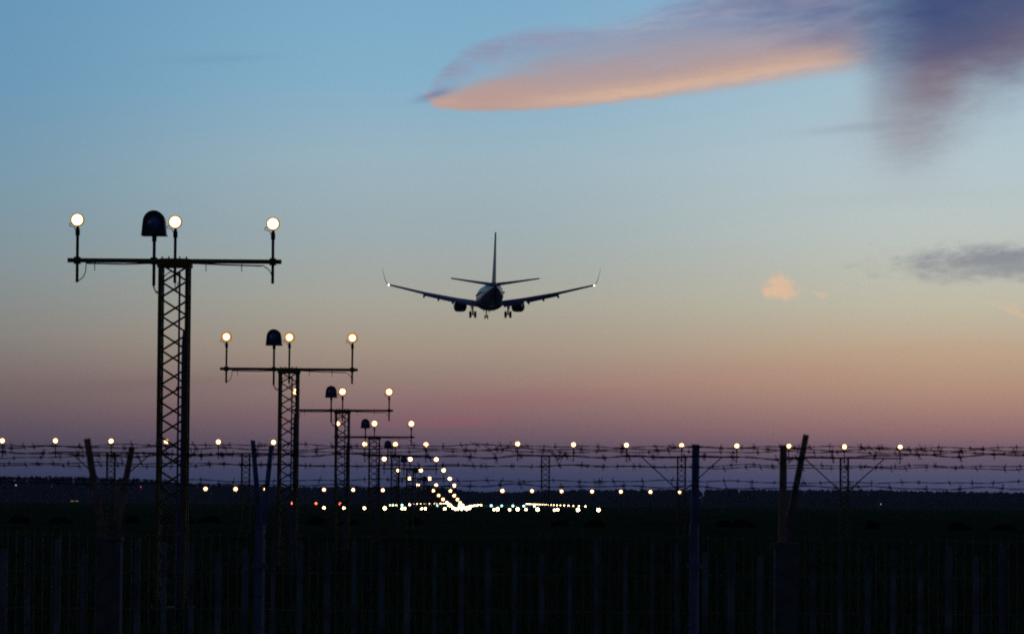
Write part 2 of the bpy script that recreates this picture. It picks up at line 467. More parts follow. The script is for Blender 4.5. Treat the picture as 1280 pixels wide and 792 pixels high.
# ------------------------------------------------------------------ the far wood
prof = [(-400, 600), (-100, 597), (0, 596), (100, 596), (190, 600), (230, 604), (300, 607), (400, 609), (560, 610), (590, 615), (650, 615), (685, 613), (860, 612), (1100, 613), (1280, 616), (1700, 618)]
def topy(px):
    for (a, ya), (b_, yb) in zip(prof, prof[1:]):
        if a <= px <= b_: return ya + (yb - ya) * (px - a) / (b_ - a)
    return 615
wd = MB(); rw = random.Random(3)
px = -330
while px < 1640:
    for row in range(3):
        d = 2450 + row * 45 + rw.uniform(-18, 18)
        x_px = px + rw.uniform(-5, 5)
        t = P(x_px, topy(x_px) + rw.gauss(0, .4) + (0, -.3, -.6)[row] + .9, d)
        base = gz(t.x, d); hgt = max(3, t.z - base)
        r = rw.uniform(2.6, 4.6); conifer = rw.random() < .35
        wd.tube([(t.x, d, base - .3), (t.x, d, base + hgt * .8)], [.3, .1], 4)
        for j_ in range(66):
            q = rw.random() if j_ < 48 else rw.uniform(0, .22); zz = base + hgt * (.03 + .97 * q)
            rad = r * ((1.02 - q) * .9 if conifer else math.sin(math.pi * min(.97, .12 + q * .88)) ** .6)
            a = rw.uniform(0, 6.283); k2 = rw.random() ** .5
            c = Vector((t.x + math.cos(a) * rad * k2, d + math.sin(a) * rad * k2, zz))
            s = rw.uniform(.7, 1.5)
            d1 = Vector((rw.gauss(0, 1), rw.gauss(0, .5), rw.gauss(0, .8))).normalized() * s
            d2 = Vector((rw.gauss(0, 1), rw.gauss(0, .5), rw.gauss(0, .8))).normalized() * s
            wd.add([c - d1, c + d2, c + d1, c - d2], [(0, 1, 2, 3)])
    px += 4.4
tag(wd.build('wood', M['leaf']), 'dark wood standing along the whole horizon behind the runway', 'wood', kind='stuff')

# dusk haze lying over the field
if HAZE:
    m = MB(); m.box((0, 1690, (HTOP - 5) / 2), (4200, 3560, HTOP + 5))
    hm = bpy.data.materials.new('haze_air'); hm.use_nodes = True
    nt = hm.node_tree; nt.nodes.clear()
    vol = nt.nodes.new('ShaderNodeVolumePrincipled'); vol.inputs['Color'].default_value = (.72, .80, 1, 1); vol.inputs['Density'].default_value = HAZE
    o_ = nt.nodes.new('ShaderNodeOutputMaterial'); nt.links.new(vol.outputs[0], o_.inputs['Volume'])
    tag(m.build('haze', hm), 'thin blue dusk haze over the airfield', kind='stuff')

# ------------------------------------------------------------------ approach lights
D0, STEP = 54.4, 30.0
RX = -3.095                                   # right lamp of every barrette, from the line of sight along the runway
def lamp_z(d):
    return CZ + max(3.77 - .01125 * (d - D0), -1.15) - max(0, d - 700) * .0006

def lens_r(d): return .068 + .00021 * d  # far lenses oversized: their bloom is built into the radius

def disc_ring(c, r, y, n=20, sx=1.0):
    return [(c[0] + sx * r * math.cos(2 * math.pi * i / n), y, c[2] + r * math.sin(2 * math.pi * i / n)) for i in range(n)]

def make_lamp(parent, x, z, zbot, r, glowm, pole=.021, side=-1):
    """a PAR lamp facing the approach on a pole that runs down past the beam"""
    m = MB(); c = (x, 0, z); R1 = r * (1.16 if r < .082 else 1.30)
    m.loft([disc_ring(c, R1 * .93, -.045), disc_ring(c, R1, -.05), disc_ring(c, R1 * 1.02, -.02), disc_ring(c, R1 * .92, .05), disc_ring(c, R1 * .6, .14), disc_ring(c, R1 * .3, .17)], cap=False)
    m.loft([disc_ring(c, R1 * .3, .17), disc_ring(c, R1 * .05, .175)])
    m.tube([(x, .02, z - R1 * .9), (x, .02, z - R1 - .05), (x, .02, z - R1 - .12)], [pole * .8, pole * 1.55, pole * 1.5], 8)
    m.tube([(x, .02, z - R1 - .10), (x, .02, zbot)], pole, 8)
    m.tube([(x, .02, z - R1 - .1), (x + side * R1 * .6, .05, z - R1 * .95), (x + side * R1 * 1.25, .06, z - R1 * .85), (x + side * R1 * 1.3, .06, z - R1 * .55), (x + side * R1 * .8, .08, z - R1 * .45)], .006, 5)
    o = m.build('lamp', M['lamp_body'], parent, True)
    l = MB(); r0 = r * (.93 if r < .082 else .80)
    l.loft([disc_ring(c, r0, -.052), disc_ring(c, r * .6, -.058), disc_ring(c, r * .3, -.062), disc_ring(c, r * .02, -.063)], 0)
    l.loft([disc_ring(c, R1 * .96, -.0465), disc_ring(c, r0, -.052)], 1, cap=False)  # glowing ring added as the amber halo round the lens
    l.build('lens', [glowm, G['halo_ring']], o, True)
    return o

def make_flasher(parent, x, z, zbot):
    m = MB(); w = .15
    def prof2(s, y):
        pts = [(x - w * 1.12 * s, y, z - .17 * s), (x - w * 1.02 * s, y, z)]
        for i in range(1, 12):
            a = math.pi - math.pi * i / 12
            pts.append((x + math.cos(a) * w * s, y, z + .005 + math.sin(a) * .155 * s))
        pts += [(x + w * 1.02 * s, y, z), (x + w * 1.12 * s, y, z - .17 * s)]
        return pts
    m.loft([prof2(.90, -.10), prof2(1, -.12), prof2(1, .10), prof2(.8, .18)], cap=False)
    m.loft([prof2(.90, -.10), prof2(.88, -.06)], cap=True)
    m.box((x, .03, z - .175), (w * 2.3, .30, .016))
    m.tube([(x, .03, z - .18), (x, .03, z - .26)], .034, 8)
    m.tube([(x, .03, z - .25), (x, .03, zbot)], .023, 8)
    o = m.build('flash_lamp', M['flash_body'], parent)
    l = MB(); c = (x, 0, z - .01)
    l.loft([disc_ring(c, .126, -.064), disc_ring(c, .120, -.085), disc_ring(c, .07, -.105), disc_ring(c, .005, -.112)])
    l.build('lens', M['flash_glass'], o, True)

def make_lattice(parent, top, w, conduit=True):
    m = MB(); hw2 = w / 2; ch = .052
    for sx in (-1, 1):
        for sy in (-1, 1):
            m.bar((sx * hw2, sy * hw2, -.35), (sx * hw2, sy * hw2, top), ch)
    n = max(1, int(round(top / .235))); p = top / n
    for i in range(n):
        z0, z1 = top - i * p, top - (i + 1) * p
        s = 1 if i % 2 else -1
        off = hw2 - .012
        m.bar((s * hw2, -off, z0), (-s * hw2, -off, z1), .026)
        m.bar((-s * hw2, off, z0), (s * hw2, off, z1), .026)
        m.bar((-off, s * hw2, z0), (-off, -s * hw2, z1), .024)
        m.bar((off, -s * hw2, z0), (off, s * hw2, z1), .024)
    m.box((0, 0, -.30), (w + .25, w + .25, .62))
    o = m.build('lattice_mast', M['mast'], parent)
    if conduit:
        cm = MB(); cm.tube([(hw2 - .10, -hw2 - .03, 0), (hw2 - .10, -hw2 - .03, top - .12)], .016, 6)
        if top > 3: cm.tube([(hw2 - .045, -hw2 - .02, 0), (hw2 - .045, -hw2 - .02, top - 1.1), (hw2 - .03, -hw2 - .02, top - .9)], .021, 6)
        for zz in range(1, max(2, int(top))): cm.box((hw2 - .10, -hw2 - .012, zz), (.07, .03, .03))
        cm.build('conduit', M['conduit'], parent)
    return o

def make_beam(parent, x0, x1, z, w=.058, plate=None, pins=()):
    m = MB(); m.box(((x0 + x1) / 2, 0, z), (x1 - x0, w * 1.1, w))
    if plate:
        m.box((0, 0, z - .055), (plate + .10, plate * .8, .07)); m.box((0, 0, z - .012), (plate + .02, plate * .7, .085))
        for q in (-.45, -.2, .2, .45): m.tube([(plate * q, -.12, z + .02), (plate * q, -.12, z + .058)], .010, 6)
    for q in pins: m.tube([(q, -.02, z - .02), (q, -.02, z - .14)], .006, 5)
    return m.build('beam', M['mast'], parent)

def clamp_mb(parent, xs, z):
    for x in xs:
        m = MB(); m.box((x, .012, z), (.085, .11, .095)); m.box((x, -.05, z), (.11, .02, .05))
        m.build('clamp', M['mast'], parent)

def arc(a, b, sag, n=9, side=0):
    a, b = Vector(a), Vector(b)
    return [a.lerp(b, i / n) + Vector((side * math.sin(math.pi * i / n), 0, -sag * math.sin(math.pi * i / n))) for i in range(n + 1)]

def wire(parent, pts, r, n=5):
    m = MB(); m.tube(pts, r, n); m.build('cable', M['cable'], parent)

T_LABEL = ['tallest and nearest three-lamp lattice mast, dark domed flasher beside its middle lamp',
           'second nearest three-lamp lattice mast, right behind the tallest one',
           'third nearest three-lamp lattice mast, its left lamp hidden behind the mast before it',
           'fourth nearest three-lamp mast, its beam just above the barbed wire',
           'fifth nearest three-lamp mast, lamps just above the top barbed wire',
           'sixth nearest three-lamp mast, its beam between the barbed wires',
           'seventh nearest three-lamp mast down the approach line',
           'eighth nearest three-lamp mast down the approach line, low against the wood',
           'ninth and farthest three-lamp mast, lamps level with the lowest barbed wire']
rt = random.Random(8)
for kx in range(9):
    d = D0 + STEP * kx
    xc = RX - 1.345; zt = lamp_z(d)
    base = gz(xc, d)
    root = tag(empty('approach_light_mast', (xc, d, base)), T_LABEL[kx], 'light mast', 'three-lamp masts of the approach line')
    if kx: root.rotation_euler = (R(rt.uniform(-.3, .3)), R(rt.uniform(-.15, .15)), R(rt.uniform(-2.5, 2.5)))
    z = zt - base; bz = z - (.52, .68, .54, .49)[min(kx, 3)]
    gl = G['lens'] if kx < 2 else (G['lens_mid'] if kx < 5 else G['lens_far'])
    mast_w = .37 if kx < 4 else .34
    make_lattice(root, bz - .05, mast_w, kx < 5)
    make_beam(root, -1.345 - .13, 1.345 + .12, bz, plate=mast_w, pins=((-1.1, .33 + .1, .92) if kx < 3 else (-1.0, .9)))
    dz = (.035, .015, 0) if kx == 0 else (0, 0, 0)
    for q, (x, dd) in enumerate(zip((-1.345, 0.0, 1.345), dz)):
        make_lamp(root, x, z + dd, bz - (.30 if q != 1 else (.30 if kx < 3 else .12)), lens_r(d), gl)
    xf = -.29 if kx == 0 else -.33
    if kx < 8: make_flasher(root, xf, z + .01, bz - .34)
    clamp_mb(root, (-1.345, xf, 1.345), bz)
    wire(root, arc((-1.345, .02, bz - .29), (-1.22, -.03, bz - .05), .03, side=.04), .007, 5)
    wire(root, [(-1.22, -.035, bz - .042), (-.7, -.035, bz - .05), (-.2, -.035, bz - .03)], .010, 5)
    wire(root, arc((1.345, .02, bz - .24), (1.2, -.03, bz - .05), -.02, side=.03), .007, 5)
    wire(root, [(1.2, -.035, bz - .06), (.7, -.035, bz - .05), (.2, -.035, bz - .03)], .010, 5)
    wire(root, arc((xf, .03, bz - .34), (-mast_w / 2, -.2, bz - .38), .09), .007, 5)
    wire(root, arc((-mast_w / 2, -.2, bz - .30), (mast_w / 2 - .08, -.2, bz - .22), -.10), .007, 5)
    wire(root, arc((0, .02, bz - .28), (0.06, -.2, bz - .30), .14), .006, 5)
    wire(root, arc((xf, .03, bz - .20), (-mast_w / 2 + .02, -.2, bz - .46), .05, side=-.05), .007, 5)

# the wide crossbar on its own masts beside the fifth mast
dc = D0 + STEP * 4
cb_defs = [  # (mast px or None, lamp px list, y px of lamps, braces, label)
    (682, [647, 717], [554.5, 555.5], False, 'two-lamp crossbar mast just right of the descending light line'),
    (852, [783, 852, 921], [556, 556.5, 557], True, 'three-lamp braced crossbar mast partly behind the blue steel fence post'),
    (1055.5, [986, 1055.5, 1125], [557.5, 558, 558.5], True, 'three-lamp braced crossbar mast farthest right, by the leaning fence arm'),
    (307.5, [273, 342], [552, 552.5], False, 'two-lamp crossbar mast behind the left steel fence post'),
    (139, [69.5, 139, 208], [550.5, 551, 551.5], True, 'three-lamp braced crossbar mast framed by the left V-shaped fence arms'),
    (-66, [-135, -66, 3], [549, 549.5, 550.5], True, 'crossbar mast at the left edge, only its right lamp in view'),
]
for (mp_, lx, ly, br, lab) in cb_defs:
    c0 = P(mp_, 556, dc); base = gz(c0.x, dc)
    root = tag(empty('crossbar_light_mast', (c0.x, dc, base)), lab, 'light mast', 'masts of the wide crossbar')
    pts = [P(a, b_, dc) for a, b_ in zip(lx, ly)]
    zm = sum(p.z for p in pts) / len(pts) - base; bz = zm - .50
    make_lattice(root, bz - .03, .34, False)
    x0, x1 = pts[0].x - c0.x, pts[-1].x - c0.x
    make_beam(root, x0 - .12, x1 + .12, bz, .055, pins=((x0 + .6, x1 - .6)))
    if br:
        for s in (-1, 1):
            m = MB(); m.bar((s * 1.75, 0, bz - .03), (s * .17, 0, bz - 1.45), .045); m.build('brace', M['mast'], root)
    for p in pts:
        make_lamp(root, p.x - c0.x, p.z - base, bz - .25, lens_r(dc), G['lens_mid'])
    for x in (x0, x1):
        s = 1 if x < 0 else -1
        wire(root, arc((x, .02, bz - .22), (x + s * .16, -.02, bz - .03), .03, side=.04 * s), .007)

def single(name, x, d, z, r, gm, pole=True, label=None, cat=None, group=None, lens_part=True):
    """one lamp on a stake: housing with a lens part; tiny far ones are one mesh"""
    base = gz(x, d)
    m = MB(); h_ = z - base; c = (0, 0, h_)
    R1 = r * 1.26
    m.loft([disc_ring(c, r, -.04, 12), disc_ring(c, R1, -.05, 12), disc_ring(c, R1, .06, 12), disc_ring(c, R1 * .4, .16, 12)], cap=False)
    m.loft([disc_ring(c, R1 * .4, .16, 12), disc_ring(c, R1 * .05, .165, 12)])
    m.tube([(0, .02, -.12), (0, .02, h_ - R1 * .9)], .026, 6)
    m.box((0, .02, 0), (.22, .22, .10))
    l = MB(); l.loft([disc_ring(c, r * (.68 if lens_part else .92), -.042, 12), disc_ring(c, r * .5, -.06, 12), disc_ring(c, r * .05, -.065, 12)])
    if lens_part:
        l.loft([disc_ring(c, r * 1.25, -.06, 12), disc_ring(c, r * .68, -.042, 12)], 1, cap=False)  # amber halo built as a ring outside the bright core
        o = m.build(name, M['lamp_body']); l.build('lens', [gm, G['halo_ring']], o)
    else:
        m.add(l.v, l.f, 1); o = m.build(name, [M['lamp_body'], gm])
    o.location = (x, d, base)
    tag(o, label, cat, group)
    return o

# two-lamp rows further down the line
for kx in range(9, 18):
    d = D0 + STEP * kx; xc = AX
    for s, w_ in ((-.70, 'left'), (.70, 'right')):
        single('approach_light', xc + s, d, lamp_z(d), lens_r(d) * 1.05, G['lens_far'], True,
               '%s lamp of the %s small paired row down the light line below the masts' % (w_, ORD[kx - 8]), 'approach light', 'paired lamps of the approach line', kx < 13)

# second crossbar
d2 = D0 + STEP * 9; c2 = 553.6
xr = [628, 665, 702, 740, 776, 813, 849.5]; xl = [257, 294.5, 331.5, 368, 405, 441.5, 478.5]
for i, px in enumerate(xr):
    p = P(px, 613.0 + (px - 628) * .0075, d2)
    single('approach_light', p.x, d2, p.z, lens_r(d2) * (1.2 if i == 0 else 1.05), G['lens_far'], True, '%s lamp from the left in the right half of the middle crossbar' % ORD[i + 1], 'approach light', 'lamps of the middle crossbar')
for i, px in enumerate(xl):
    p = P(px, 610.5 + (px - 257) * .0075, d2)
    single('approach_light', p.x, d2, p.z, lens_r(d2) * (1.2 if i < 2 else 1.05), G['lens_far'], True, '%s lamp from the left in the left half of the middle crossbar' % ORD[i + 1], 'approach light', 'lamps of the middle crossbar')
# third crossbar, low over the ground
d3 = D0 + STEP * 14
for half, xs_ in (('right', [622, 647, 672, 697, 722.5, 748]), ('left', [405, 430, 455.5, 481, 506, 532, 556])):
    for i, px in enumerate(xs_):
        p = P(px, 634.3 + (px - 405) * .0075, d3)
        big = 1.3 if px in (748, 722.5, 481, 672, 647, 622) else 1.0
        single('approach_light', p.x, d3, p.z, lens_r(d3) * big, G['lens_far'], True, '%s lamp from the left in the %s half of the lowest crossbar' % (ORD[i + 1], half), 'approach light', 'lamps of the lowest crossbar', False)
# closely set lamps running on to the threshold: seen as one streak
for i in range(26):
    d = 552 + i * 21
    single('centre_line_light', AX + random.uniform(-.25, .25), d, lamp_z(d) + .1, .165, G['dot'], True, 'white lamp in the dense glowing streak where the light line meets the runway', 'runway light', 'lamps in the glowing streak', False)
for i, (px, py) in enumerate([(617.5, 636.8), (637, 636.8), (657.5, 636.2), (693, 637), (572, 636.5), (577, 639), (584, 637.5), (527, 635.2), (502.5, 636.5), (512, 630), (575, 628.8), (564, 632), (569, 635.5)]):
    p = P(px, py, 520)
    single('approach_light', p.x, 520, max(p.z, gz(p.x, 520) + .3), .17, G['dot'], True, 'small white lamp low in the field among the runway lights', 'approach light', 'stray white lamps before the runway', False)
for i, px in enumerate([614, 627.3, 641.2, 654.7, 668, 574, 560.5, 547, 502.5, 491]):
    p = P(px, 632, 800)
    single('threshold_light', p.x, 800, gz(p.x, 800) + .45, .22, G['green'], True, 'small greenish lamp in the row across the start of the runway', 'runway light', 'green lamps across the runway start', False)
for i, (px, w_) in enumerate(((364.5, 'leftmost'), (395, 'middle'), (424.8, 'rightmost'))):
    p = P(px, 628.6 + .2 * i, 640)
    single('obstacle_light', p.x, 640, p.z, .20, G['red'], True, '%s of three small red lamps low on the left of the runway lights' % w_, 'red lamp', 'red lamps left of the runway', False)
for px in (495.5, 488, 601.5):
    p = P(px, 631, 700)
    single('obstacle_light', p.x, 700, p.z, .17, G['dot_yellow'], True, 'tiny amber lamp among the runway lights', 'amber lamp', 'amber lamps by the runway', False)
for i in range(26):
    d = 800 + 62 * i
    for s, w_, xo in ((-1, 'left', -22.5), (1, 'right', 22.5)):
        if s < 0 and d < 1200: continue
        x = AX + xo
        single('runway_edge_light', x, d, lamp_z(d) + .12, .09 + d * .00008, G['dot'] if (i + s) % 3 else G['dot_yellow'], True,
               'tiny lamp in the long dotted row along the %s edge of the runway' % w_, 'runway light', 'lamps along the %s runway edge' % w_, False)
# specks of light far off
for (px, py, d, gm_, lab, nm, wd_) in ((20, 606, 2380, 'dim_white', 'faint white speck of light before the wood at the far left', 'distant_lamp', .5),
                                  (176, 608, 2380, 'dim_red', 'faint red speck of light before the wood right of the V-shaped arms', 'distant_lamp', .5),
                                  (93, 627, 1500, 'dim_yellow', 'pair of dim amber lights low in the field at the left', 'distant_lamp', 1.3),
                                  (1101, 629.6, 2300, 'dim_white', 'faint bluish speck of light at the foot of the right wood', 'distant_lamp', .35)):
    p = P(px, py, d); b0 = gz(p.x, d)
    m = MB(); h_ = max(.5, p.z - b0)
    m.tube([(0, 0, -.3), (0, 0, h_)], .12, 6)
    l = MB()
    if wd_ > 1:
        l.box((-.8, -.2, h_), (1.2, .3, .3)); l.box((.9, -.2, h_), (1.0, .3, .3)); m.box((0, 0, h_), (2.9, .1, .1))
    else: l.loft([disc_ring((0, 0, h_), wd_, -.2, 10), disc_ring((0, 0, h_), wd_ * .8, -.35, 10)]); m.loft([disc_ring((0, 0, h_), wd_ * 1.1, -.19, 10), disc_ring((0, 0, h_), wd_ * .7, .2, 10)])
    m.add(l.v, l.f, 1)
    o = m.build(nm, [M['lamp_body'], G[gm_]]); o.location = (p.x, d, b0)
    tag(o, lab, 'distant light')

# ------------------------------------------------------------------ fences
rf = random.Random(17)
def barbed(parent, ys3, d, m_, thick, barb, every, tangle=(), dz=0.0):
    """one barbed strand through three heights, twisted from two wires, with four-point barbs"""
    m = MB(); a, b_, c_ = [P(x, y, d) for x, y in zip((-60, 640, 1340), ys3)]
    n = 170; pts = []
    ph = [rf.uniform(0, 6.28) for _ in range(5)]
    for i in range(n + 1):
        t = i / n; q = a * ((1 - t) * (1 - 2 * t)) + b_ * (4 * t * (1 - t)) + c_ * (t * (2 * t - 1))
        w = sum(math.sin(t * f_ + p_) for f_, p_ in zip((9, 23, 41, 77, 120), ph)) * .0030
        pts.append(q + Vector((0, 0, w + dz)))
    for s in (0, math.pi):
        m.tube([p + Vector((0, math.cos(i * 1.1 + s) * thick, math.sin(i * 1.1 + s) * thick)) for i, p in enumerate(pts)], thick, 4, cap=False)
    L = (c_ - a).length; x = rf.uniform(0, every)
    while x < L - .02:
        i = min(n - 1, int(x / L * n)); p = pts[i].lerp(pts[i + 1], x / L * n - i)
        sz = barb * rf.uniform(.7, 1.25)
        m.tube([p - Vector((.010, 0, 0)), p + Vector((.010, 0, 0))], thick * 2.2, 5)
        for q in range(2):
            v = Vector((rf.uniform(-.6, .6), rf.uniform(-.5, .5), 1)).normalized() * sz
            m.tube([p - v + Vector((.004, 0, 0)), p + v], thick * .75, 4)
        x += every * rf.uniform(.55, 1.5)
    for px in tangle:
        t = (px + 60) / 1400; i = int(t * n); p = pts[i]
        for q in range(9):
            v = Vector((rf.uniform(-1, 1), rf.uniform(-.6, .6), rf.uniform(-.8, .8))).normalized() * barb * rf.uniform(1, 2.0)
            o_ = Vector((rf.uniform(-.03, .03), 0, 0))
            m.tube([p + o_ - v * .5, p + o_ + v], thick * .8, 4)
    return m.build('barbed_wire', m_, parent)

def arm(parent, a, b_, w, m_, depth=0.0):
    """angle-iron arm: two thin legs at right angles, with a chamfered tip"""
    m = MB(); a = Vector(a); b_ = Vector(b_); t = .006
    dirv = (b_ - a).normalized(); sx = Vector((1, 0, 0)); sx = (sx - dirv * sx.dot(dirv)).normalized(); sy = dirv.cross(sx)
    for (u0, u1, v0, v1) in ((-w / 2, w / 2, -w / 2, -w / 2 + t), (-w / 2, -w / 2 + t, -w / 2 + t, w / 2)):
        r0 = [a + sx * u + sy * v for u, v in ((u0, v0), (u1, v0), (u1, v1), (u0, v1))]
        r1 = [b_ + sx * (u * .8 + w * .05) + sy * v for u, v in ((u0, v0), (u1, v0), (u1, v1), (u0, v1))]
        m.loft([r0, r1])
    m.build('arm', m_, parent)

# near picket fence
DN = 17.5
fence = tag(empty('picket_fence', (0, DN, 0)), 'nearest fence of narrow upright pickets with square posts and V-shaped arms', 'fence')
def loc(p, y0): return Vector((p.x, p.y - y0, p.z))
rail_top = P(640, 676, DN).z
dN = 33.65 / F * DN
panels = [(-709, 137), (137, 983), (983, 1829)]
pm = {}
for (a, b_) in panels:
    m = MB(); xa, xb = P(a, 690, DN).x + .06, P(b_, 690, DN).x - .06
    n = int(round((xb - xa + .12) / dN)); st = (xb - xa + .12) / n
    for i in range(1, n):
        x = xa - .06 + i * st + rf.uniform(-.004, .004); w = rf.choice((.018, .022, .026, .028)); top = rail_top + rf.uniform(-.06, .012)
        ln = rf.uniform(-.006, .006)
        m.loft([[(x - w / 2, -.006, .06), (x + w / 2, -.006, .06), (x + w / 2, .006, .06), (x - w / 2, .006, .06)],
                [(x + ln - w / 2, -.006, top - .02), (x + ln + w / 2, -.006, top - .02), (x + ln + w / 2, .006, top - .02), (x + ln - w / 2, .006, top - .02)],
                [(x + ln - w * .3, -.006, top), (x + ln + w * .3, -.006, top), (x + ln + w * .3, .006, top), (x + ln - w * .3, .006, top)]])
    for zz in (.95, .35): m.box(((xa + xb) / 2, .021, zz), (xb - xa + .06, .026, .036))
    m.build('picket_panel', M['picket'], fence)
for px, arms_ in ((-709, ((-725, 550, -703, 676), (-690, 560, -700, 676))), (137, ((110.5, 548, 131, 678), (163.5, 558, 142, 678))),
                  (983, ((977.5, 556, 977.5, 678), (1008.5, 543, 982, 678))), (1829, ((1815, 556, 1822, 676), (1850, 560, 1836, 676)))):
    x = P(px, 680, DN).x
    m = MB(); m.box((x, .0, rail_top / 2 - .01), (.105, .105, rail_top - .02)); m.box((x, 0, rail_top - .004), (.116, .116, .014))
    m.build('post', M['post_concrete'], fence)
    for q, (x1_, y1_, x0_, y0_) in enumerate(arms_):
        off = -.03 if q == 0 else .03
        a0 = loc(P(x0_, y0_, DN), DN); a1 = loc(P(x1_, y1_, DN), DN)
        a0.y += off; a1.y += off * 2
        arm(fence, a0, a1, .035 if q == 0 else .031, M['rust_arm'])
def reparent(o, y0):
    o.location = (0, -y0, 0)
for ys3, tg_, th, ds in (((559.5, 560.5, 563.5), (1090, 1165, 640), .0017, 0), ((565, 570.5, 568), (150, 1000, 700, 240), .0022, .02), ((600, 608, 608.5), (1060,), .0017, -.03)):
    reparent(barbed(fence, ys3, DN + ds, M['barb'], th * 1.2, .021, .14, tg_), DN)

# farther welded-mesh fence
DM = 27.0
fm = tag(empty('wire_mesh_fence', (0, DM, 0)), 'second fence of fine welded mesh on slim blue-grey steel posts behind the pickets', 'fence')
mesh_top = P(640, 668, DM).z
for (a, b_) in ((-218, 325), (325, 868), (868, 1411)):
    xa, xb = P(a, 690, DM).x + .035, P(b_, 690, DM).x - .035
    m = MB(); n = int((xb - xa) / .06)
    for i in range(n + 1):
        x = xa + (xb - xa) * i / n
        m.box((x, 0, (mesh_top + .05) / 2), (.0055, .0055, mesh_top - .05))
    zz = mesh_top - .02
    while zz > .08:
        m.box(((xa + xb) / 2, -.006, zz), (xb - xa, .006, .006)); zz -= .25
    m.build('mesh_panel', M['mesh_wire'], fm)
for px, arms_ in ((-218, ((-228, 552, -216, 655), (-208, 556, -214, 655))), (325, ((317.5, 550, 325.5, 660), (337.5, 557, 328.5, 660))), (868, ((866.5, 555, 867.2, 660), (872.5, 556, 869.8, 660))), (1411, ((1405, 556, 1410, 658), (1422, 560, 1413, 658)))):
    x = P(px, 680, DM).x; top = P(px, 655, DM).z
    m = MB(); m.box((x, 0, top / 2 - .1), (.064, .07, top + .2)); m.box((x, -.04, top - .28), (.11, .02, .04))
    m.box((x, -.04, .6), (.11, .02, .04))
    m.build('post', M['post_steel'], fm)
    m = MB(); m.box((x + .024, -.037, top / 2 - .1), (.007, .006, top + .2)); m.build('glint_strip', M['edge_glint'], fm)  # thin strip added for the bright glint down the post's edge
    for q, (x1_, y1_, x0_, y0_) in enumerate(arms_):
        off = -.02 if q == 0 else .02
        a0 = loc(P(x0_, y0_, DM), DM); a1 = loc(P(x1_, y1_, DM), DM); a0.y += off; a1.y += off * 7
        arm(fm, a0, a1, .038, M['post_steel'])
for ys3, tg_, ds in (((556, 557.3, 560), (600, 840, 330), -.13), ((572, 564.3, 567.5), (620,), .13), ((578, 581.6, 582.5), (), -.08), ((580.5, 582.6, 585.5), (), .08), ((598, 601, 602.8), (755, 1010), -.04)):
    reparent(barbed(fm, ys3, DM + ds, M['barb'], .0024, .023, .15, tg_), DM)

# ------------------------------------------------------------------ airliner
DP = 656.0
pl = P(613, 370, DP)
air = tag(empty('airliner', pl), 'twin-engine airliner with wheels down, seen from behind over the runway', 'airliner')
air.rotation_mode = 'XYZ'
air.rotation_euler = (Matrix.Rotation(R(2.6), 3, 'Z') @ Matrix.Rotation(R(1.5), 3, 'X') @ Matrix.Rotation(R(-.4), 3, 'Y')).to_euler()

def ring(y, w, h_, zc, n=28):
    return [(w * math.cos(2 * math.pi * i / n), y, zc + h_ * math.sin(2 * math.pi * i / n)) for i in range(n)]
m = MB()
m.loft([ring(*r) for r in [(-18.6, .12, .16, 1.15), (-18.0, .32, .42, 1.05), (-16.0, .75, .95, .80), (-13.5, 1.18, 1.42, .50), (-10.5, 1.62, 1.80, .18), (-7.0, 1.85, 1.98, .02), (-3.5, 1.88, 2.02, 0),
         (4, 1.88, 2.02, 0), (12, 1.88, 2.02, 0), (15.0, 1.80, 1.93, -.03), (17.0, 1.55, 1.62, -.12), (18.6, 1.1, 1.08, -.28), (19.6, .55, .52, -.42), (19.95, .12, .12, -.48)]])
fus = m.build('fuselage', M['fuselage'], air, True)
m = MB(); m.loft([ring(*r) for r in [(-5.0, .2, .1, -1.75), (-3.6, 1.55, .55, -1.62), (-1, 1.98, .95, -1.35), (4, 2.0, 1.0, -1.35), (7, 1.5, .55, -1.6), (8.6, .2, .1, -1.75)]])
m.build('belly_fairing', M['wing'], air, True)
m = MB(); m.tube([(0, -18.5, 1.15), (0, -18.75, 1.15)], [.13, .09], 10); m.build('exhaust', M['dark_metal'], air)

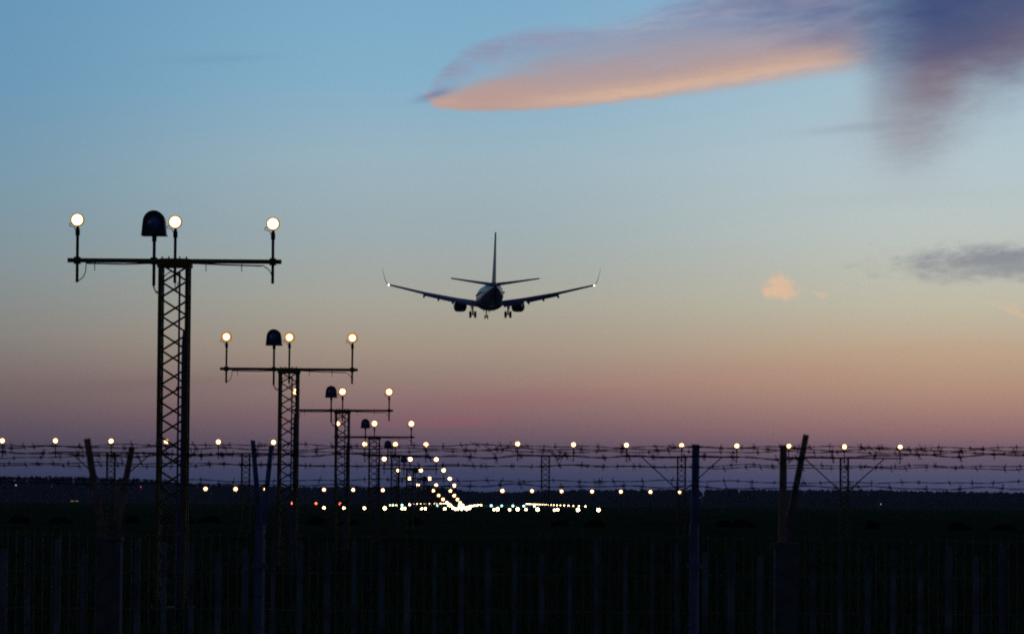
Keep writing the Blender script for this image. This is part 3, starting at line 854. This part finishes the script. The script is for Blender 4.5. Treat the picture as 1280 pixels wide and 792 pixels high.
def foil(x, z, yl, chord, th, tw=0.0):
    """closed section at span x: yl = leading edge, trailing edge behind it"""
    prof_ = [(0, 0), (.06, .42), (.2, .78), (.4, .86), (.65, .58), (1, .03), (.65, -.22), (.4, -.40), (.2, -.42), (.06, -.28)]
    out = []
    for a, t in prof_:
        y = -a * chord; zz = t * th * .55
        out.append((x, yl + y, z + zz + y * math.sin(tw)))
    return out
for s, nm in ((-1, 'left'), (1, 'right')):
    m = MB()
    secs = [(1.2, -1.15, 6.2, 7.8, 1.3, .075), (1.9, -1.08, 5.7, 7.3, 1.2, .075), (5.6, -.55, 3.2, 4.75, .95, .075), (11, .42, .35, 3.2, .68, .06), (16.9, 1.72, -2.75, 1.75, .40, .03)]
    m.loft([foil(s * x, z, yl, c, th, tw) for x, z, yl, c, th, tw in secs])
    wing = m.build('wing', M['wing'], air)
    # lowered flaps
    m = MB()
    for (xa, za, ya, xb, zb, yb, ca, cbb) in ((2.1, -1.42, -1.35, 5.5, -.86, -1.30, 1.0, .85), (5.9, -.80, -1.30, 11.2, .26, -2.55, .80, .60)):
        m.loft([foil(s * xa, za, ya, ca, .20, .50), foil(s * xb, zb, yb, cbb, .14, .50)])
    m.build('flap', M['wing'], wing)
    for xx, zz, yy in ((6.3, -.92, -1.3), (8.7, -.42, -1.9), (11.1, .08, -2.6)):
        m = MB(); m.tube([(s * xx, yy + 1.6, zz + .05), (s * xx, yy + .4, zz - .16), (s * xx, yy - .6, zz - .32), (s * xx, yy - 1.3, zz - .50)], [.04, .16, .17, .03], 8)
        m.build('flap_fairing', M['dark_metal'], wing)
    m = MB()
    wl = [(16.9, 1.72, -2.75, 1.75, .18), (17.25, 1.95, -3.05, 1.55, .12), (17.55, 2.6, -3.5, 1.25, .09), (17.78, 3.5, -4.1, .95, .06), (17.95, 4.45, -4.75, .55, .04)]
    vs2 = []
    for x, z, yl, c, w_ in wl:
        vs2.append([(s * (x - w_ / 2), yl - c * .3, z), (s * x, yl, z), (s * (x + w_ / 2), yl - c * .3, z - .02), (s * x, yl - c, z)])
    m.loft(vs2); m.build('winglet', M['wing'], wing)
    m = MB(); m.loft([[(s * 16.95 + .13 * math.cos(t * 1.0472), -4.55, 1.68 + .12 * math.sin(t * 1.0472)) for t in range(6)], [(s * 16.95 + .1 * math.cos(t * 1.0472), -4.64, 1.68 + .1 * math.sin(t * 1.0472)) for t in range(6)]])
    m.build('navigation_light', G['nav'], wing)
    # engine, flattened underneath
    m = MB(); cx_, cz_ = s * 4.83, -1.62
    def er(y, r, n=20):
        out = []
        for i in range(n):
            a = 2 * math.pi * i / n; zz = math.sin(a); xx = math.cos(a)
            if zz < -.7: zz = -.7 - (-.7 - zz) * .35
            xx = math.copysign(abs(xx) ** .82, xx)
            out.append((cx_ + r * xx, y, cz_ + r * zz))
        return out
    m.loft([er(6.6, .86), er(6.8, .95), er(6.6, 1.03), er(5.4, 1.10), er(3.6, 1.06), er(2.6, .88), er(2.58, .70), er(3.4, .66)], cap=False)
    eng = m.build('engine', M['wing'], air, True)
    m = MB(); m.loft([ [(cx_ + r * math.cos(i * math.pi / 8), y, cz_ + .05 + r * math.sin(i * math.pi / 8)) for i in range(16)] for y, r in ((3.5, .64), (2.2, .52), (1.7, .46), (1.72, .34), (1.0, .06))])
    m.loft([er(6.4, .8), er(6.35, .8)])
    m.build('exhaust_cone', M['dark_metal'], eng, True)
    m = MB(); m.loft([[(cx_ - .16, 5.2, cz_ + .9), (cx_ + .16, 5.2, cz_ + .9), (cx_ + .16, 5.2, cz_ + 1.1), (cx_ - .16, 5.2, cz_ + 1.1)], [(cx_ - .16, 1.0, cz_ + .6), (cx_ + .16, 1.0, cz_ + .6), (cx_ + .16, 1.0, cz_ + 1.1), (cx_ - .16, 1.0, cz_ + 1.1)]])
    m.build('pylon', M['wing'], eng)
    # main gear
    m = MB(); gx_ = s * 2.92
    m.tube([(gx_, .15, -.95), (gx_, 0, -2.0), (gx_, 0, -3.0)], [.15, .15, .13], 8)
    m.tube([(gx_ - .48, 0, -3.05), (gx_ + .48, 0, -3.05)], .10, 8)
    m.tube([(gx_ + s * .75, .1, -1.0), (gx_, 0, -2.15)], .07, 6); m.tube([(gx_, .9, -1.1), (gx_, .05, -2.5)], .06, 6)
    m.box((gx_ + s * .28, .1, -1.75), (.05, .9, 1.3))
    gear = m.build('main_gear', M['dark_metal'], air)
    for q in (-.40, .40):
        m = MB(); c = gx_ + q; n = 20
        rr_ = [(-.2, .30), (-.19, .48), (-.13, .56), (.13, .56), (.19, .48), (.2, .30)]
        m.loft([[(c + a, r * math.cos(i * math.pi / 10), -3.05 + r * math.sin(i * math.pi / 10)) for i in range(n)] for a, r in rr_])
        m.build('wheel', M['rubber'], gear, True)
    # tailplane
    m = MB(); m.loft([foil(s * x, z, yl, c, th, .035) for x, z, yl, c, th in ((.35, 1.50, -12.9, 3.9, .75), (3.5, 1.92, -14.7, 2.75, .52), (7.16, 2.42, -16.9, 1.5, .30))])
    m.build('tailplane', M['wing'], air)
    # cabin windows along each side
    m = MB()
    for i in range(34):
        yy = 13.6 - i * .72
        m.box((s * 1.862, yy, .42), (.03, .24, .34))
    m.build('window', M['dark_metal'], fus)
m = MB()
def fsec(z, yl, c, th):
    return [(0, yl, z), (th * .5, yl - c * .3, z), (th * .35, yl - c * .65, z), (0.02, yl - c, z), (-.02, yl - c, z), (-th * .35, yl - c * .65, z), (-th * .5, yl - c * .3, z)]
m.loft([fsec(1.2, -9.2, 8.0, .74), fsec(2.0, -11.0, 6.4, .70), (fsec(2.9, -12.2, 5.5, .62)), fsec(6.2, -15.1, 4.0, .42), fsec(9.8, -18.0, 2.3, .26)])
m.build('tail_fin', M['wing'], air)
m = MB()
m.tube([(0, 15.6, -1.7), (0, 15.7, -2.6), (0, 15.75, -3.15)], [.10, .10, .08], 8); m.tube([(-.28, 15.75, -3.15), (.28, 15.75, -3.15)], .06, 6)
m.tube([(0, 16.6, -1.8), (0, 15.75, -2.6)], .05, 6)
for s in (-1, 1): m.box((s * .42, 15.9, -2.12), (.04, 1.5, .55))
ng = m.build('nose_gear', M['dark_metal'], air)
for q in (-.22, .22):
    m = MB(); n = 18
    m.loft([[(q + a, 15.75 + r * math.cos(i * math.pi / 9), -3.15 + r * math.sin(i * math.pi / 9)) for i in range(n)] for a, r in ((-.10, .2), (-.09, .31), (-.05, .35), (.05, .35), (.09, .31), (.10, .2))])
    m.build('wheel', M['rubber'], ng, True)
m = MB(); m.tube([(0, 1.0, -2.30), (.0, .8, -2.62)], [.10, .04], 6); m.tube([(0, -5.5, -1.95), (0, -5.7, -2.25)], [.06, .02], 6); m.tube([(.7, 3, -2.3), (.7, 2.9, -2.55)], [.06, .02], 6)
m.build('antenna', M['dark_metal'], air)
